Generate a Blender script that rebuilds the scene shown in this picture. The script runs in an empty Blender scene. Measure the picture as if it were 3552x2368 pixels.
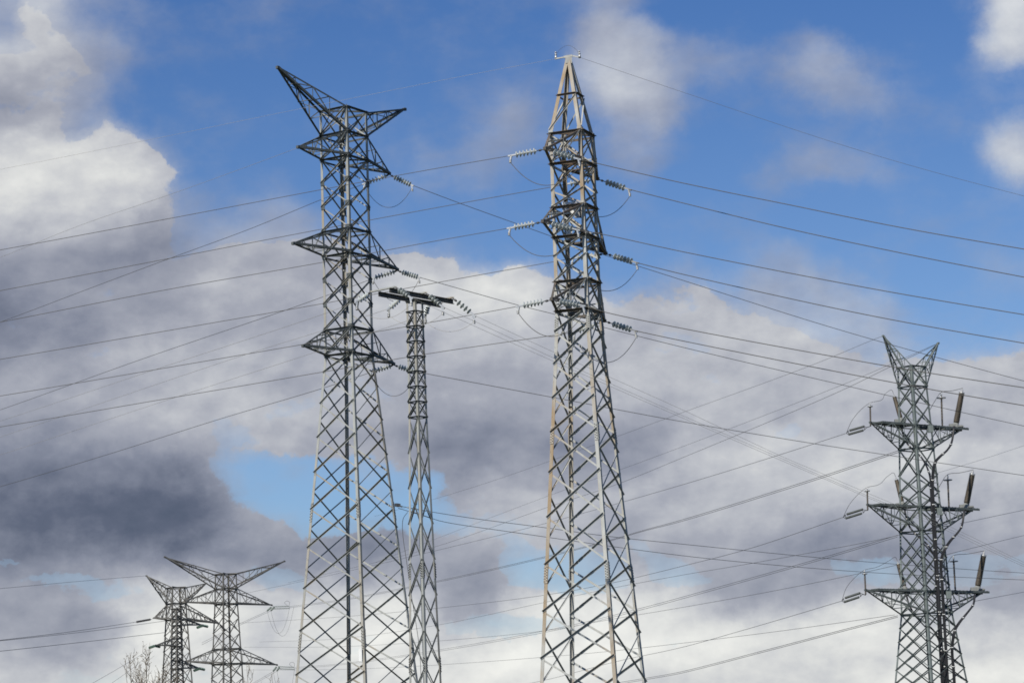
import bpy, math, random
from math import radians as R, sin, cos, pi
from mathutils import Vector as V, Matrix, Quaternion
random.seed(7)
S = bpy.context.scene
COL = S.collection

# ------------------------------------------------------------------ camera
cam = bpy.data.cameras.new('camera'); camo = bpy.data.objects.new('camera', cam); COL.objects.link(camo)
cam.sensor_width = 22.3; cam.lens = 55.0; cam.clip_start = .5; cam.clip_end = 12000
PITCH, ROLL, FPX = R(9.843), R(-2.0016), 8761.0
r0 = V((1, 0, 0)); d_ = V((0, cos(PITCH), sin(PITCH))); u0 = r0.cross(d_)
r_ = cos(ROLL)*r0+sin(ROLL)*u0; u_ = -sin(ROLL)*r0+cos(ROLL)*u0
EYE = V((0, 0, 1.7))
camo.matrix_world = Matrix(((r_.x, u_.x, -d_.x, 0), (r_.y, u_.y, -d_.y, 0), (r_.z, u_.z, -d_.z, 1.7), (0, 0, 0, 1)))
S.camera = camo
S.render.resolution_x = 1024; S.render.resolution_y = 682
S.view_settings.view_transform = 'Standard'; S.view_settings.look = 'None'
S.view_settings.exposure = 0; S.view_settings.gamma = 1
S.cycles.filter_width = 1.7

# ------------------------------------------------------------------ sun
SUN_AZ, SUN_EL = R(240), R(42)
sd = V((cos(SUN_AZ)*cos(SUN_EL), sin(SUN_AZ)*cos(SUN_EL), sin(SUN_EL)))
sl = bpy.data.lights.new('sun', 'SUN'); sl.energy = 5.0; sl.angle = R(.53); sl.color = (1, .95, .86)
so = bpy.data.objects.new('sun', sl); COL.objects.link(so); so.rotation_mode = 'QUATERNION'
so.rotation_quaternion = sd.to_track_quat('Z', 'Y')

# ------------------------------------------------------------------ world: Nishita sky and broken cumulus
# cloud cover and cloud lightness over the part of the sky the clouds stand in (rows from high to low)
# outlines of clouds and of the blue gaps in them, on a 2352 x 1568 grid over that part of the sky: (outline, cover, solid)
SHAPES = [
 ([(0,262),(133,268),(180,298),(207,293),(247,265),(277,281),(290,311),(317,313),(340,338),(363,365),(398,392),(388,427),(392,470),(398,520),(410,570),(440,600),(440,800),(0,800)], 1, 1),
 ([(0,262),(0,90),(40,78),(46,40),(18,20),(20,-60),(70,-60),(83,7),(110,27),(120,50),(147,73),(165,95),(200,110),(235,150),(240,190),(215,228),(150,250),(133,268)], .95, .45),
 ([(83,-20),(110,27),(165,95),(240,190),(215,228),(150,262),(240,255),(290,200),(305,160),(285,110),(245,62),(205,55),(180,60),(168,15)], .5, 0),
 ([(400,556),(500,566),(583,553),(667,540),(740,560),(800,585),(860,606),(890,606),(907,592),(927,581),(957,592),(981,619),(1010,595),(1044,614),(1074,626),(1120,614),(1150,622),(1165,600),(1194,597),(1224,612),(1267,630),(1330,650),(1384,662),(1447,690),(1484,676),(1527,656),(1568,640),(1600,628),(1635,633),(1660,668),(1678,712),(1718,703),(1768,716),(1868,750),(1888,772),(2011,806),(2151,826),(2185,842),(2218,815),(2400,812),(2400,1600),(-60,1600),(-60,800)], 1, 1),
 ([(1518,586),(1545,590),(1568,620),(1575,650),(1540,650)], .55, 0),
 ([(1710,620),(1790,608),(1850,600),(1885,625),(1930,608),(1990,660),(2060,725),(2090,765),(2000,790),(1880,745),(1720,700)], .75, 0),
 ([(1640,523),(1760,530),(1850,560),(1850,600),(1700,600),(1650,580)], .55, 0),
 ([(1300,60),(1350,30),(1400,14),(1470,20),(1510,60),(1535,130),(1560,200),(1580,245),(1565,300),(1510,305),(1450,270),(1400,250),(1340,230),(1290,150)], .84, 0),
 ([(1560,190),(1550,110),(1592,58),(1630,95),(1740,120),(1740,160),(1640,190)], .72, 0),
 ([(1380,280),(1440,270),(1500,340),(1520,400),(1440,425),(1385,380)], .6, 0),
 ([(1740,150),(1770,110),(1800,100),(1815,40),(1860,60),(1905,72),(1950,115),(1965,160),(2045,195),(2075,235),(2040,272),(1950,268),(1850,245),(1810,205),(1750,175)], .76, 0),
 ([(1725,430),(1760,370),(1830,325),(1900,322),(2040,365),(2050,402),(1900,408),(1840,440),(1750,465)], .72, 0),
 ([(920,310),(950,285),(990,340),(1060,345),(1150,270),(1230,190),(1262,210),(1262,340),(1190,370),(1185,445),(1090,455),(1050,400),(960,385)], .58, 0),
 ([(840,225),(900,195),(930,235),(870,255)], .6, 0),
 ([(1040,190),(1160,180),(1240,230),(1200,260),(1050,230)], .4, 0),
 ([(2265,-60),(2400,-60),(2400,160),(2300,140),(2240,100),(2262,40)], 1, 0),
 ([(2245,335),(2270,282),(2400,262),(2400,425),(2300,395)], .95, 0),
 ([(2190,170),(2300,165),(2300,215),(2220,215)], .55, 0), ([(2105,250),(2215,240),(2205,305),(2130,315)], .5, 0),
 ([(2120,-60),(2260,-60),(2260,15),(2150,10)], .35, 0),
 ([(425,440),(470,470),(560,470),(640,450),(705,425),(720,500),(720,560),(400,570),(405,500)], .5, 0),
 ([(2190,585),(2300,590),(2352,620),(2352,650),(2200,640)], .42, 0),
 ([(483,1062),(560,1045),(720,1040),(850,1058),(950,1070),(1000,1090),(1030,1120),(1020,1160),(1060,1190),(1090,1205),(1060,1225),(1000,1215),(940,1240),(880,1222),(800,1232),(720,1248),(687,1258),(680,1232),(650,1208),(610,1198),(577,1160),(535,1150),(558,1120),(543,1105),(507,1090),(493,1105)], -.15, 0),
 ([(630,1140),(690,1150),(700,1185),(650,1180)], .35, 0),
 ([(-60,1262),(40,1268),(60,1298),(110,1308),(180,1304),(230,1320),(265,1313),(300,1330),(350,1350),(330,1364),(180,1364),(140,1350),(60,1330),(10,1300),(-60,1300)], 0, 0),
 ([(560,1298),(640,1290),(705,1305),(705,1345),(600,1340),(560,1322)], .25, 0),
 ([(1135,1270),(1160,1250),(1260,1270),(1300,1285),(1405,1285),(1425,1312),(1340,1350),(1240,1358),(1190,1358),(1170,1330)], 0, 0),
 ([(1461,1280),(1520,1285),(1568,1292),(1635,1305),(1645,1330),(1570,1340),(1500,1325)], 0, 0),
 ([(1000,1425),(1060,1436),(1150,1420),(1240,1402),(1330,1405),(1405,1396),(1405,1424),(1250,1446),(1120,1462),(1010,1455)], .1, 0),
 ([(1905,1276),(1980,1282),(2062,1284),(2080,1350),(2000,1335),(1960,1320),(1900,1325)], 0, 0),
 ([(2170,1288),(2250,1278),(2400,1290),(2400,1320),(2240,1318),(2170,1325)], .35, 0),
 ([(2215,835),(2250,840),(2260,880),(2225,870)], .6, .4),
]
# lighter and darker bodies within the clouds: (outline, lightness)
BODIES = [
 ([(10,290),(150,300),(250,300),(330,350),(390,400),(380,460),(200,500),(0,500)], .83), ([(300,480),(392,480),(405,600),(330,640),(300,560)], .42),
 ([(880,610),(930,588),(1000,610),(1200,605),(1262,640),(1262,740),(1000,700),(880,660)], .8), ([(1390,690),(1560,655),(1640,660),(1660,740),(1900,790),(2000,830),(1900,900),(1500,860),(1390,800)], .68),
 ([(980,1010),(1280,990),(1500,960),(1640,960),(1560,1020),(1400,1060),(1230,1082),(1000,1070)], .37), ([(760,1000),(980,1010),(990,1068),(860,1050),(730,1030)], .46),
 ([(1080,1100),(1260,1090),(1280,1140),(1180,1190),(1080,1160)], .72), ([(1560,1010),(1800,980),(2040,1040),(2040,1100),(1750,1120),(1500,1100)], .70),
 ([(2060,1010),(2352,1000),(2352,1060),(2200,1050)], .82), ([(1860,1190),(1960,1200),(2060,1240),(2060,1280),(1900,1270)], .34),
 ([(-10,1010),(300,1020),(500,1060),(545,1130),(600,1220),(640,1262),(500,1300),(200,1290),(-10,1262)], .26), ([(-10,1135),(200,1120),(350,1105),(440,1095),(500,1135),(470,1180),(560,1215),(480,1235),(380,1262),(200,1245),(-10,1245)], -.02), ([(-10,1060),(200,1050),(420,1060),(470,1085),(350,1105),(200,1120),(-10,1135)], .22),
 ([(535,1152),(600,1200),(680,1240),(660,1290),(540,1300),(420,1290),(520,1230)], .44), ([(200,1366),(480,1366),(700,1372),(700,1480),(640,1480),(560,1430),(420,1470),(300,1430)], 1.0),
 ([(545,1400),(640,1385),(690,1400),(690,1470),(620,1470),(550,1440)], .52), ([(-10,1340),(130,1368),(240,1400),(300,1440),(260,1500),(100,1500),(-10,1480)], .46),
 ([(1000,1240),(1060,1228),(1130,1290),(1182,1345),(1150,1400),(1080,1420),(1010,1400)], .42), ([(1160,1362),(1405,1352),(1405,1398),(1200,1410),(1150,1405)], 1.0),
 ([(1622,1330),(1690,1300),(1760,1340),(1800,1395),(1720,1408),(1640,1380)], .34), ([(1568,1400),(1700,1410),(2060,1390),(2060,1450),(1568,1470)], .97), ([(1460,1340),(1600,1345),(1620,1400),(1460,1400)], .93),
 ([(1800,1330),(1900,1340),(1990,1345),(1980,1370),(1830,1370)], .42), ([(2240,1330),(2352,1330),(2352,1400),(2270,1420),(2220,1370)], .46),
]
BB = {}
def inside(p, x, y):
    bb = BB.get(id(p))
    if bb is None: bb = BB[id(p)] = (min(q[0] for q in p), max(q[0] for q in p), min(q[1] for q in p), max(q[1] for q in p))
    if not (bb[0] < x < bb[1] and bb[2] < y < bb[3]): return False
    c = False; j = len(p)-1
    for i in range(len(p)):
        if (p[i][1] > y) != (p[j][1] > y) and x < (p[j][0]-p[i][0])*(y-p[i][1])/(p[j][1]-p[i][1])+p[i][0]: c = not c
        j = i
    return c
LIGHT = """
67666555555555555566655555555678
66655555555555555566655556555668
56655555555555555566655556655567
45555555555555555566655555555556
67776555555555555555555555555567
88887555555566555555555555555567
77676555555555555555555555555556
54443355555555555555555555555555
34443456666677777655566555555555
33443455555667777766666666655555
23356655556655666666666666666666
45556667656655555566666666666776
55556677766655555556666655555555
44455555544333333333445666655555
33333455555543344445567776777777
11111112555556677766656666665555
01111112444445566655556543444455
54555543343344434544454433334455
44479999888885349998864356776544
55568988779987778899988888888877
77888877777788888888777777888888
""".split()
w = bpy.data.worlds.new('World'); S.world = w; w.use_nodes = True
nt = w.node_tree; N = nt.nodes; L = nt.links
for n in list(N): N.remove(n)
def nd(t, **k):
    n = N.new(t)
    for a, b in k.items(): setattr(n, a, b)
    return n
NR_, NC = 42, 63
def texel(i, j):
    cv = so_ = li = 0.
    for a in range(3):
        for b in range(3):
            x = (j+(a+.5)/3)/NC*2352; y = (i+(b+.5)/3)/NR_*1568
            gx = min(max(x/2352*32-.5, 0), 30.999); gy = min(max(y/1568*21-.5, 0), 19.999); ix, iy = int(gx), int(gy); fx, fy = gx-ix, gy-iy
            l = sum(int(LIGHT[iy+q][ix+p])/9*(fx if p else 1-fx)*(fy if q else 1-fy) for p in (0, 1) for q in (0, 1))
            c = h = 0.
            for poly, c_, h_ in SHAPES:
                if inside(poly, x, y): c, h = c_, h_
            for poly, l_ in BODIES:
                if inside(poly, x, y): l = l*.3+l_*.7
            cv += c/9; so_ += h/9; li += l/9
    return (cv, li, so_, 1)
GRID = [[texel(i, j) for j in range(NC)] for i in range(NR_)]
def soft_cover(i, j, c=0, own=.2):
    t = w_ = 0.
    for a in (-2, -1, 0, 1, 2):
        for b in (-2, -1, 0, 1, 2):
            k = (3-abs(a))*(3-abs(b)); t += k*GRID[min(max(i+a, 0), NR_-1)][min(max(j+b, 0), NC-1)][c]; w_ += k
    return (1-own)*t/w_+own*GRID[i][j][c]
def ramp_group(i):
    row = [(soft_cover(i, j), soft_cover(i, j, 1, .3), *GRID[i][j][2:]) for j in range(NC)]; g = bpy.data.node_groups.new('cloud_row', 'ShaderNodeTree')
    for nm in ('left', 'right'):
        g.interface.new_socket(nm, in_out='INPUT', socket_type='NodeSocketFloat')
        g.interface.new_socket(nm, in_out='OUTPUT', socket_type='NodeSocketColor')
    gi = g.nodes.new('NodeGroupInput'); go = g.nodes.new('NodeGroupOutput')
    for half in (0, 1):
        cr = g.nodes.new('ShaderNodeValToRGB'); e = cr.color_ramp; e.interpolation = 'LINEAR'
        while len(e.elements) < 32: e.elements.new(.5)
        for j in range(32): e.elements[j].position = j/31; e.elements[j].color = row[j+31*half]
        g.links.new(gi.outputs[half], cr.inputs[0]); g.links.new(cr.outputs[0], go.inputs[half])
    return g
ROWS = [ramp_group(i) for i in range(NR_)]
def lk(a, b): L.new(a, b)
def sock(x, s):
    if isinstance(x, (int, float)): s.default_value = x
    elif isinstance(x, tuple): s.default_value = x
    else: lk(x, s)
def M(op, a, b=0.0, c=None, clamp=False):
    n = nd('ShaderNodeMath', operation=op, use_clamp=clamp); sock(a, n.inputs[0]); sock(b, n.inputs[1])
    if c is not None: sock(c, n.inputs[2])
    return n.outputs[0]
def VM(op, a, b=(0, 0, 0), out=0):
    n = nd('ShaderNodeVectorMath', operation=op); sock(a, n.inputs[0]); sock(b, n.inputs[1]); return n.outputs[out]
def MR(x, a, b, c=0., d=1., kind='SMOOTHSTEP'):
    n = nd('ShaderNodeMapRange', interpolation_type=kind); sock(x, n.inputs['Value'])
    for k, q in zip(('From Min', 'From Max', 'To Min', 'To Max'), (a, b, c, d)): sock(q, n.inputs[k])
    return n.outputs[0]
def NOISE(vec, scale, detail=6, rough=.55, col=False, lac=2.0):
    n = nd('ShaderNodeTexNoise', noise_dimensions='3D'); sock(vec, n.inputs['Vector'])
    n.inputs['Scale'].default_value = scale; n.inputs['Detail'].default_value = detail
    n.inputs['Roughness'].default_value = rough; n.inputs['Lacunarity'].default_value = lac
    return n.outputs['Color' if col else 'Fac']
def MIX(f, a, b, bt='MIX'):
    n = nd('ShaderNodeMix', data_type='RGBA', blend_type=bt); sock(f, n.inputs[0])
    for x, s in ((a, n.inputs[6]), (b, n.inputs[7])):
        if isinstance(x, tuple): s.default_value = (*x, 1)
        else: lk(x, s)
    return n.outputs[2]
tc = nd('ShaderNodeTexCoord'); dirv = tc.outputs['Generated']
sky = nd('ShaderNodeTexSky', sky_type='NISHITA'); sky.sun_disc = False
sky.sun_elevation = SUN_EL; sky.sun_rotation = pi/2-SUN_AZ; sky.air_density = 1.0; sky.dust_density = .6; sky.ozone_density = 2.0
A3 = lambda v: tuple(v)
dd = M('MAXIMUM', VM('DOT_PRODUCT', dirv, A3(d_), 1), .05)
cx = M('DIVIDE', VM('DOT_PRODUCT', dirv, A3(r_), 1), dd)
cy = M('DIVIDE', VM('DOT_PRODUCT', dirv, A3(u_), 1), dd)
warp = VM('SUBTRACT', NOISE(dirv, 22, 5, .55, True), (.5, .5, .5))
warp2 = VM('SUBTRACT', NOISE(dirv, 75, 6, .65, True), (.5, .5, .5))
wx = nd('ShaderNodeSeparateXYZ'); lk(warp, wx.inputs[0]); wx2 = nd('ShaderNodeSeparateXYZ'); lk(warp2, wx2.inputs[0])
U = M('MULTIPLY_ADD', cx, 8761/3552, .5); Vv = M('MULTIPLY_ADD', cy, -8761/2368, .5)
U = M('ADD', U, M('MULTIPLY_ADD', wx.outputs[0], .035, M('MULTIPLY', wx2.outputs[0], .034)))
Vv = M('ADD', Vv, M('MULTIPLY_ADD', wx.outputs[2], .035, M('MULTIPLY', wx2.outputs[2], .044)))
rowpos = M('SUBTRACT', M('MULTIPLY', M('MINIMUM', M('MAXIMUM', Vv, .5/NR_), 1-.5/NR_), float(NR_)), .5)
colpos = M('DIVIDE', M('SUBTRACT', M('MULTIPLY', U, float(NC)), .5), float(NC-1))      # 0 .. 1 across the columns
ua, ub = M('MULTIPLY', colpos, 2., clamp=True), M('SUBTRACT', M('MULTIPLY', colpos, 2.), 1., clamp=True)
right_half = M('GREATER_THAN', colpos, .5)
acc = None
for i in range(NR_):
    gn = nd('ShaderNodeGroup', node_tree=ROWS[i]); lk(ua, gn.inputs[0]); lk(ub, gn.inputs[1]); rr = gn.outputs
    wgt = MR(M('ABSOLUTE', M('SUBTRACT', rowpos, float(i))), 0, 1, 1, 0, 'LINEAR')
    t = VM('SCALE', MIX(right_half, rr[0], rr[1])); lk(wgt, t.node.inputs['Scale'])
    acc = t if acc is None else VM('ADD', acc, t)
sp = nd('ShaderNodeSeparateXYZ'); lk(acc, sp.inputs[0])
# everywhere else: loose random cumulus
far = NOISE(dirv, 3.2, 7, .6); farl = NOISE(VM('ADD', dirv, (5., 2., 1.)), 4.5, 4, .5)
ax = M('ABSOLUTE', cx); ay = M('ABSOLUTE', cy)
front = MR(VM('DOT_PRODUCT', dirv, A3(d_), 1), .93, .955)
out = M('SUBTRACT', 1., front)
cov = M('ADD', M('MULTIPLY', sp.outputs[0], front), M('MULTIPLY', MR(far, .56, .74), out))
lig = M('ADD', M('MULTIPLY', sp.outputs[1], front), M('MULTIPLY', MR(farl, .3, .7, .15, .6), out))
dn_ = VM('MULTIPLY', dirv, (1., 1., 1.5))
n1 = NOISE(dn_, 30, 9, .58); n2 = NOISE(VM('ADD', dn_, (.0035, 0, -.0075)), 30, 9, .58)
n3 = NOISE(dn_, 11, 7, .52); n4 = NOISE(VM('ADD', dn_, (.007, 0, -.016)), 11, 7, .52)
nb = M('ADD', M('MULTIPLY', n1, .65), M('MULTIPLY', n3, .35))
edge = M('MULTIPLY', M('SUBTRACT', nb, .46), MR(cov, .0, .95, 1.7, .9))
dens = M('ADD', cov, edge)
soft = M('MULTIPLY', MR(dens, .04, .95), .82)
hard = M('ADD', M('MULTIPLY', sp.outputs[2], front), M('MULTIPLY', MR(sp.outputs[2], 0, .35), M('ADD', M('MULTIPLY', M('SUBTRACT', n1, .5), 2.2), M('MULTIPLY', M('SUBTRACT', n3, .5), 1.5))))
alpha = M('MAXIMUM', soft, M('MULTIPLY', MR(hard, .26, .68), M('ADD', front, 0.)))
relief = M('ADD', M('MULTIPLY', M('SUBTRACT', n2, n1), .55), M('MULTIPLY', M('SUBTRACT', n4, n3), .6))
lt = M('ADD', M('ADD', lig, relief), M('MULTIPLY', M('SUBTRACT', nb, .5), .28))
rampc = nd('ShaderNodeValToRGB'); e = rampc.color_ramp
def lin(c): return tuple((x/255/12.92 if x/255 < .04045 else ((x/255+.055)/1.055)**2.4) for x in c)
stops = [(0, (80, 89, 108)), (.12, (94, 101, 120)), (.35, (134, 139, 155)), (.56, (167, 170, 181)), (.72, (196, 198, 203)), (.84, (219, 220, 219)), (1, (243, 243, 238))]
while len(e.elements) < len(stops): e.elements.new(.5)
for k, (p, c) in enumerate(stops): e.elements[k].position = p; e.elements[k].color = (*lin(c), 1)
lk(lt, rampc.inputs[0])
sz = nd('ShaderNodeSeparateXYZ'); lk(dirv, sz.inputs[0])
blue = MIX(1., sky.outputs[0], MIX(MR(sz.outputs[2], .15, .32, kind='LINEAR'), (.63, .765, .985), (.37, .59, .93)), 'MULTIPLY')
cl10 = VM('SCALE', rampc.outputs[0]); cl10.node.inputs['Scale'].default_value = 10.
mx = MIX(M('MULTIPLY', alpha, .97), blue, cl10)
bg = nd('ShaderNodeBackground'); bg.inputs['Strength'].default_value = .1; lk(mx, bg.inputs[0])
wo = nd('ShaderNodeOutputWorld'); lk(bg.outputs[0], wo.inputs[0])

# ------------------------------------------------------------------ materials
def mat(name, base, rough=.6, metal=0., base2=None, scale=3., rust=None, rust_amt=.5, bump=0, stretch=(1, 1, .25), spec=.2):
    m = bpy.data.materials.new(name); m.use_nodes = True; t = m.node_tree; b = t.nodes['Principled BSDF']
    b.inputs['Base Color'].default_value = (*base, 1); b.inputs['Roughness'].default_value = rough; b.inputs['Specular IOR Level'].default_value = spec; b.inputs['Metallic'].default_value = metal
    if base2 or rust:
        tcn = t.nodes.new('ShaderNodeTexCoord'); mp = t.nodes.new('ShaderNodeMapping'); mp.inputs['Scale'].default_value = stretch
        t.links.new(tcn.outputs['Object'], mp.inputs[0])
        nz = t.nodes.new('ShaderNodeTexNoise'); nz.inputs['Scale'].default_value = scale; nz.inputs['Detail'].default_value = 6; nz.inputs['Roughness'].default_value = .65
        t.links.new(mp.outputs[0], nz.inputs['Vector'])
        rp = t.nodes.new('ShaderNodeValToRGB'); rp.color_ramp.elements[0].position = .35; rp.color_ramp.elements[1].position = .65
        rp.color_ramp.elements[0].color = (*base, 1); rp.color_ramp.elements[1].color = (*(base2 or base), 1)
        t.links.new(nz.outputs['Fac'], rp.inputs[0]); colr = rp.outputs[0]
        if rust:
            nz2 = t.nodes.new('ShaderNodeTexNoise'); nz2.inputs['Scale'].default_value = .55; nz2.inputs['Detail'].default_value = 8; nz2.inputs['Roughness'].default_value = .7
            t.links.new(mp.outputs[0], nz2.inputs['Vector'])
            mr = t.nodes.new('ShaderNodeMapRange'); mr.inputs['From Min'].default_value = 1-rust_amt-.1; mr.inputs['From Max'].default_value = 1-rust_amt+.08
            t.links.new(nz2.outputs['Fac'], mr.inputs[0])
            mi = t.nodes.new('ShaderNodeMix'); mi.data_type = 'RGBA'; t.links.new(mr.outputs[0], mi.inputs[0]); t.links.new(colr, mi.inputs[6]); mi.inputs[7].default_value = (*rust, 1); colr = mi.outputs[2]
        t.links.new(colr, b.inputs['Base Color'])
    return m
MG = mat('galvanised_steel', (.37, .375, .35), .6, 0, (.27, .28, .265), 4, (.30, .24, .16), .42)
MGD = mat('dark_steel', (.105, .115, .11), .6, 0, (.065, .072, .07), 5)  # darker mottled steel for arms, horizontals, gussets and mast bracing
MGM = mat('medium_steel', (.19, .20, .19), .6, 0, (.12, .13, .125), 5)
MR_ = mat('rust_streaked_steel', (.43, .435, .41), .6, 0, (.33, .335, .315), 4, (.32, .225, .125), .40)
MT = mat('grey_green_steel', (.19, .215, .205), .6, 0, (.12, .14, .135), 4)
MF = mat('distant_steel', (.20, .19, .17), .7, .1, (.12, .115, .105), .8)
MCH = mat('dark_channel', (.15, .135, .115), .7, 0, (.08, .075, .065), 6)
MW = mat('conductor', (.12, .115, .105), .55, .2, (.09, .085, .08), 3)
MWB = mat('bright_aluminium_wire', (.36, .34, .30), .6, 0, (.28, .27, .245), 3)
MB_ = mat('black_cable', (.02, .02, .022), .35, 0, (.035, .035, .038), 4)
MBR = mat('dark_brown_steel', (.13, .115, .095), .65, 0, (.075, .068, .06), 5, (.20, .13, .08), .42)
MGM2 = mat('dull_zinc', (.26, .265, .25), .6, 0, (.17, .175, .165), 4)
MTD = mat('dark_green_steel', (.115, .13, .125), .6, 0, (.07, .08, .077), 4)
MPO = mat('brown_polymer', (.13, .105, .08), .45, 0, (.075, .066, .052), 4)
MFIT = mat('zinc_fitting', (.50, .50, .48), .35, .5, (.45, .45, .44), 9)
MDK = mat('dark_fitting', (.10, .10, .10), .5, .4, (.06, .06, .06), 9)
MWHT = mat('white_enamel', (.78, .78, .76), .5, 0, (.62, .62, .60), 6)
MGL = mat('glass_disc', (.55, .57, .54), .15, 0, (.40, .43, .41), 9, spec=.5)
MGG = mat('green_glass_disc', (.07, .12, .09), .3, 0, (.10, .16, .13), 3)
MGY = mat('grey_green_disc', (.20, .235, .21), .3, 0, (.15, .18, .16), 3)
MBRK = mat('bark', (.16, .125, .085), .9, 0, (.10, .08, .055), 20, stretch=(1, 1, 1))
for m_ in (MGL, MGG): m_.node_tree.nodes['Principled BSDF'].inputs['Coat Weight'].default_value = .6

# ------------------------------------------------------------------ helpers
def at(px, py, Y):
    q = d_*FPX+r_*(px-1776)-u_*(py-1184); return EYE+q*(Y/q.y)
def hit(px, py, P, az):
    """point on the line of sight that lies in the upright plane through P with compass direction az"""
    q = d_*FPX+r_*(px-1776)-u_*(py-1184); n = V((-sin(az), cos(az), 0)); t = (P-EYE).dot(n)/q.dot(n); return EYE+q*t
class MB:
    def __init__(s): s.v = []; s.f = []; s.sm = []; s.split = None
    def ring(s, pts): i = len(s.v); s.v += [V(p) for p in pts]; return list(range(i, i+len(pts)))
    def skin(s, a, b, sm=False):
        n = len(a)
        for k in range(n): s.f.append((a[k], a[(k+1) % n], b[(k+1) % n], b[k])); s.sm.append(sm)
    def cap(s, a, flip=False): s.f.append(tuple(a[::-1] if flip else a)); s.sm.append(False)
    def prism(s, p0, p1, prof):
        a = s.ring([p0+q for q in prof]); b = s.ring([p1+q for q in prof]); s.skin(a, b); s.cap(a, True); s.cap(b)
    def L(s, p0, p1, u, v, size, t=None):
        t = t or size*.13; a = (p1-p0).normalized()
        u = (u-a*u.dot(a)).normalized(); v = (v-a*v.dot(a)-u*v.dot(u)).normalized()
        prof = [V((0, 0, 0)), u*size, u*size+v*t, u*t+v*t, v*size+u*t, v*size]
        if u.cross(v).dot(a) < 0: prof.reverse()
        s.prism(p0, p1, prof)
    def C(s, p0, p1, u, v, h, wd, t):   # channel: web h along u, flanges wd along v
        a = (p1-p0).normalized(); u = (u-a*u.dot(a)).normalized(); v = (v-a*v.dot(a)-u*v.dot(u)).normalized()
        prof = [V((0, 0, 0)), v*wd, v*wd+u*t, v*t+u*t, v*t+u*(h-t), v*wd+u*(h-t), v*wd+u*h, u*h]
        if v.cross(u).dot(a) < 0: prof.reverse()
        s.prism(p0, p1, prof)
    def bar(s, p0, p1, wd, th=None, up=V((0, 0, 1))):
        th = th or wd; a = (p1-p0).normalized()
        if abs(a.dot(up)) > .98: up = V((1, 0, 0))
        x = a.cross(up).normalized(); y = x.cross(a)
        s.prism(p0, p1, [x*wd/2+y*th/2, -x*wd/2+y*th/2, -x*wd/2-y*th/2, x*wd/2-y*th/2])
    def box(s, c, x, y, z): s.prism(c-z, c+z, [x+y, -x+y, -x-y, x-y])
    def tube(s, pts, rad, n=6, sm=True, taper=None):
        prev = None; x = None
        for i, p in enumerate(pts):
            a = (pts[min(i+1, len(pts)-1)]-pts[max(i-1, 0)]).normalized()
            if x is None: x = a.orthogonal().normalized()
            x = (x-a*x.dot(a)).normalized(); y = a.cross(x)
            rr = rad if taper is None else rad*taper(i/(len(pts)-1))
            g = s.ring([p+(x*cos(2*pi*k/n)+y*sin(2*pi*k/n))*rr for k in range(n)])
            if prev: s.skin(prev, g, sm)
            else: s.cap(g, True)
            prev = g
        s.cap(prev)
    def lathe(s, prof, n=14, o=V((0, 0, 0)), M_=None, sm=True):   # prof: (r,z)
        prev = None
        for (r, z) in prof:
            pts = [V((r*cos(2*pi*k/n), r*sin(2*pi*k/n), z)) for k in range(n)]
            if M_: pts = [M_ @ p for p in pts]
            g = s.ring([o+p for p in pts])
            if prev: s.skin(prev, g, sm)
            else: s.cap(g, True)
            prev = g
        s.cap(prev)
    def mesh(s, name, m, off):
        me = bpy.data.meshes.new(name); me.from_pydata([tuple(p-off) for p in s.v], [], s.f)
        me.polygons.foreach_set('use_smooth', s.sm); 
        for m_ in (m if isinstance(m, tuple) else (m,)): me.materials.append(m_)
        if s.split is not None: me.polygons.foreach_set('material_index', [int(i >= s.split) for i in range(len(s.f))])
        me.update(); return me
    def build(s, name, m, parent=None, org=None):
        off = org if org is not None else (parent.get('_o') and V(parent['_o']) or V((0, 0, 0)))
        o = bpy.data.objects.new(name, s.mesh(name, m, off)); COL.objects.link(o)
        if parent:
            o.parent = parent; o['_o'] = tuple(off)
        elif org is not None: o.location = org
        return o
def tag(o, label, cat, group=None, kind=None):
    if label: o['label'] = label
    if cat: o['category'] = cat
    if group: o['group'] = group
    if kind: o['kind'] = kind
    return o
ROOTS = []
def empty(name, loc, label, cat, group=None):
    o = bpy.data.objects.new(name, None); COL.objects.link(o); o.location = loc; o['_o'] = tuple(loc); o.empty_display_size = .2
    ROOTS.append(o); return tag(o, label, cat, group)

# ------------------------------------------------------------------ ground
g = MB(); a = g.ring([V((-6000, -3000, 0)), V((6000, -3000, 0)), V((6000, 9000, 0)), V((-6000, 9000, 0))]); g.cap(a)
MGRD = mat('grass_ground', (.035, .045, .02), .95, 0, (.065, .06, .035), .3, stretch=(1, 1, 1))
tag(g.build('ground', MGRD, None, V((0, 0, 0))), None, None, None, 'structure')

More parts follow.
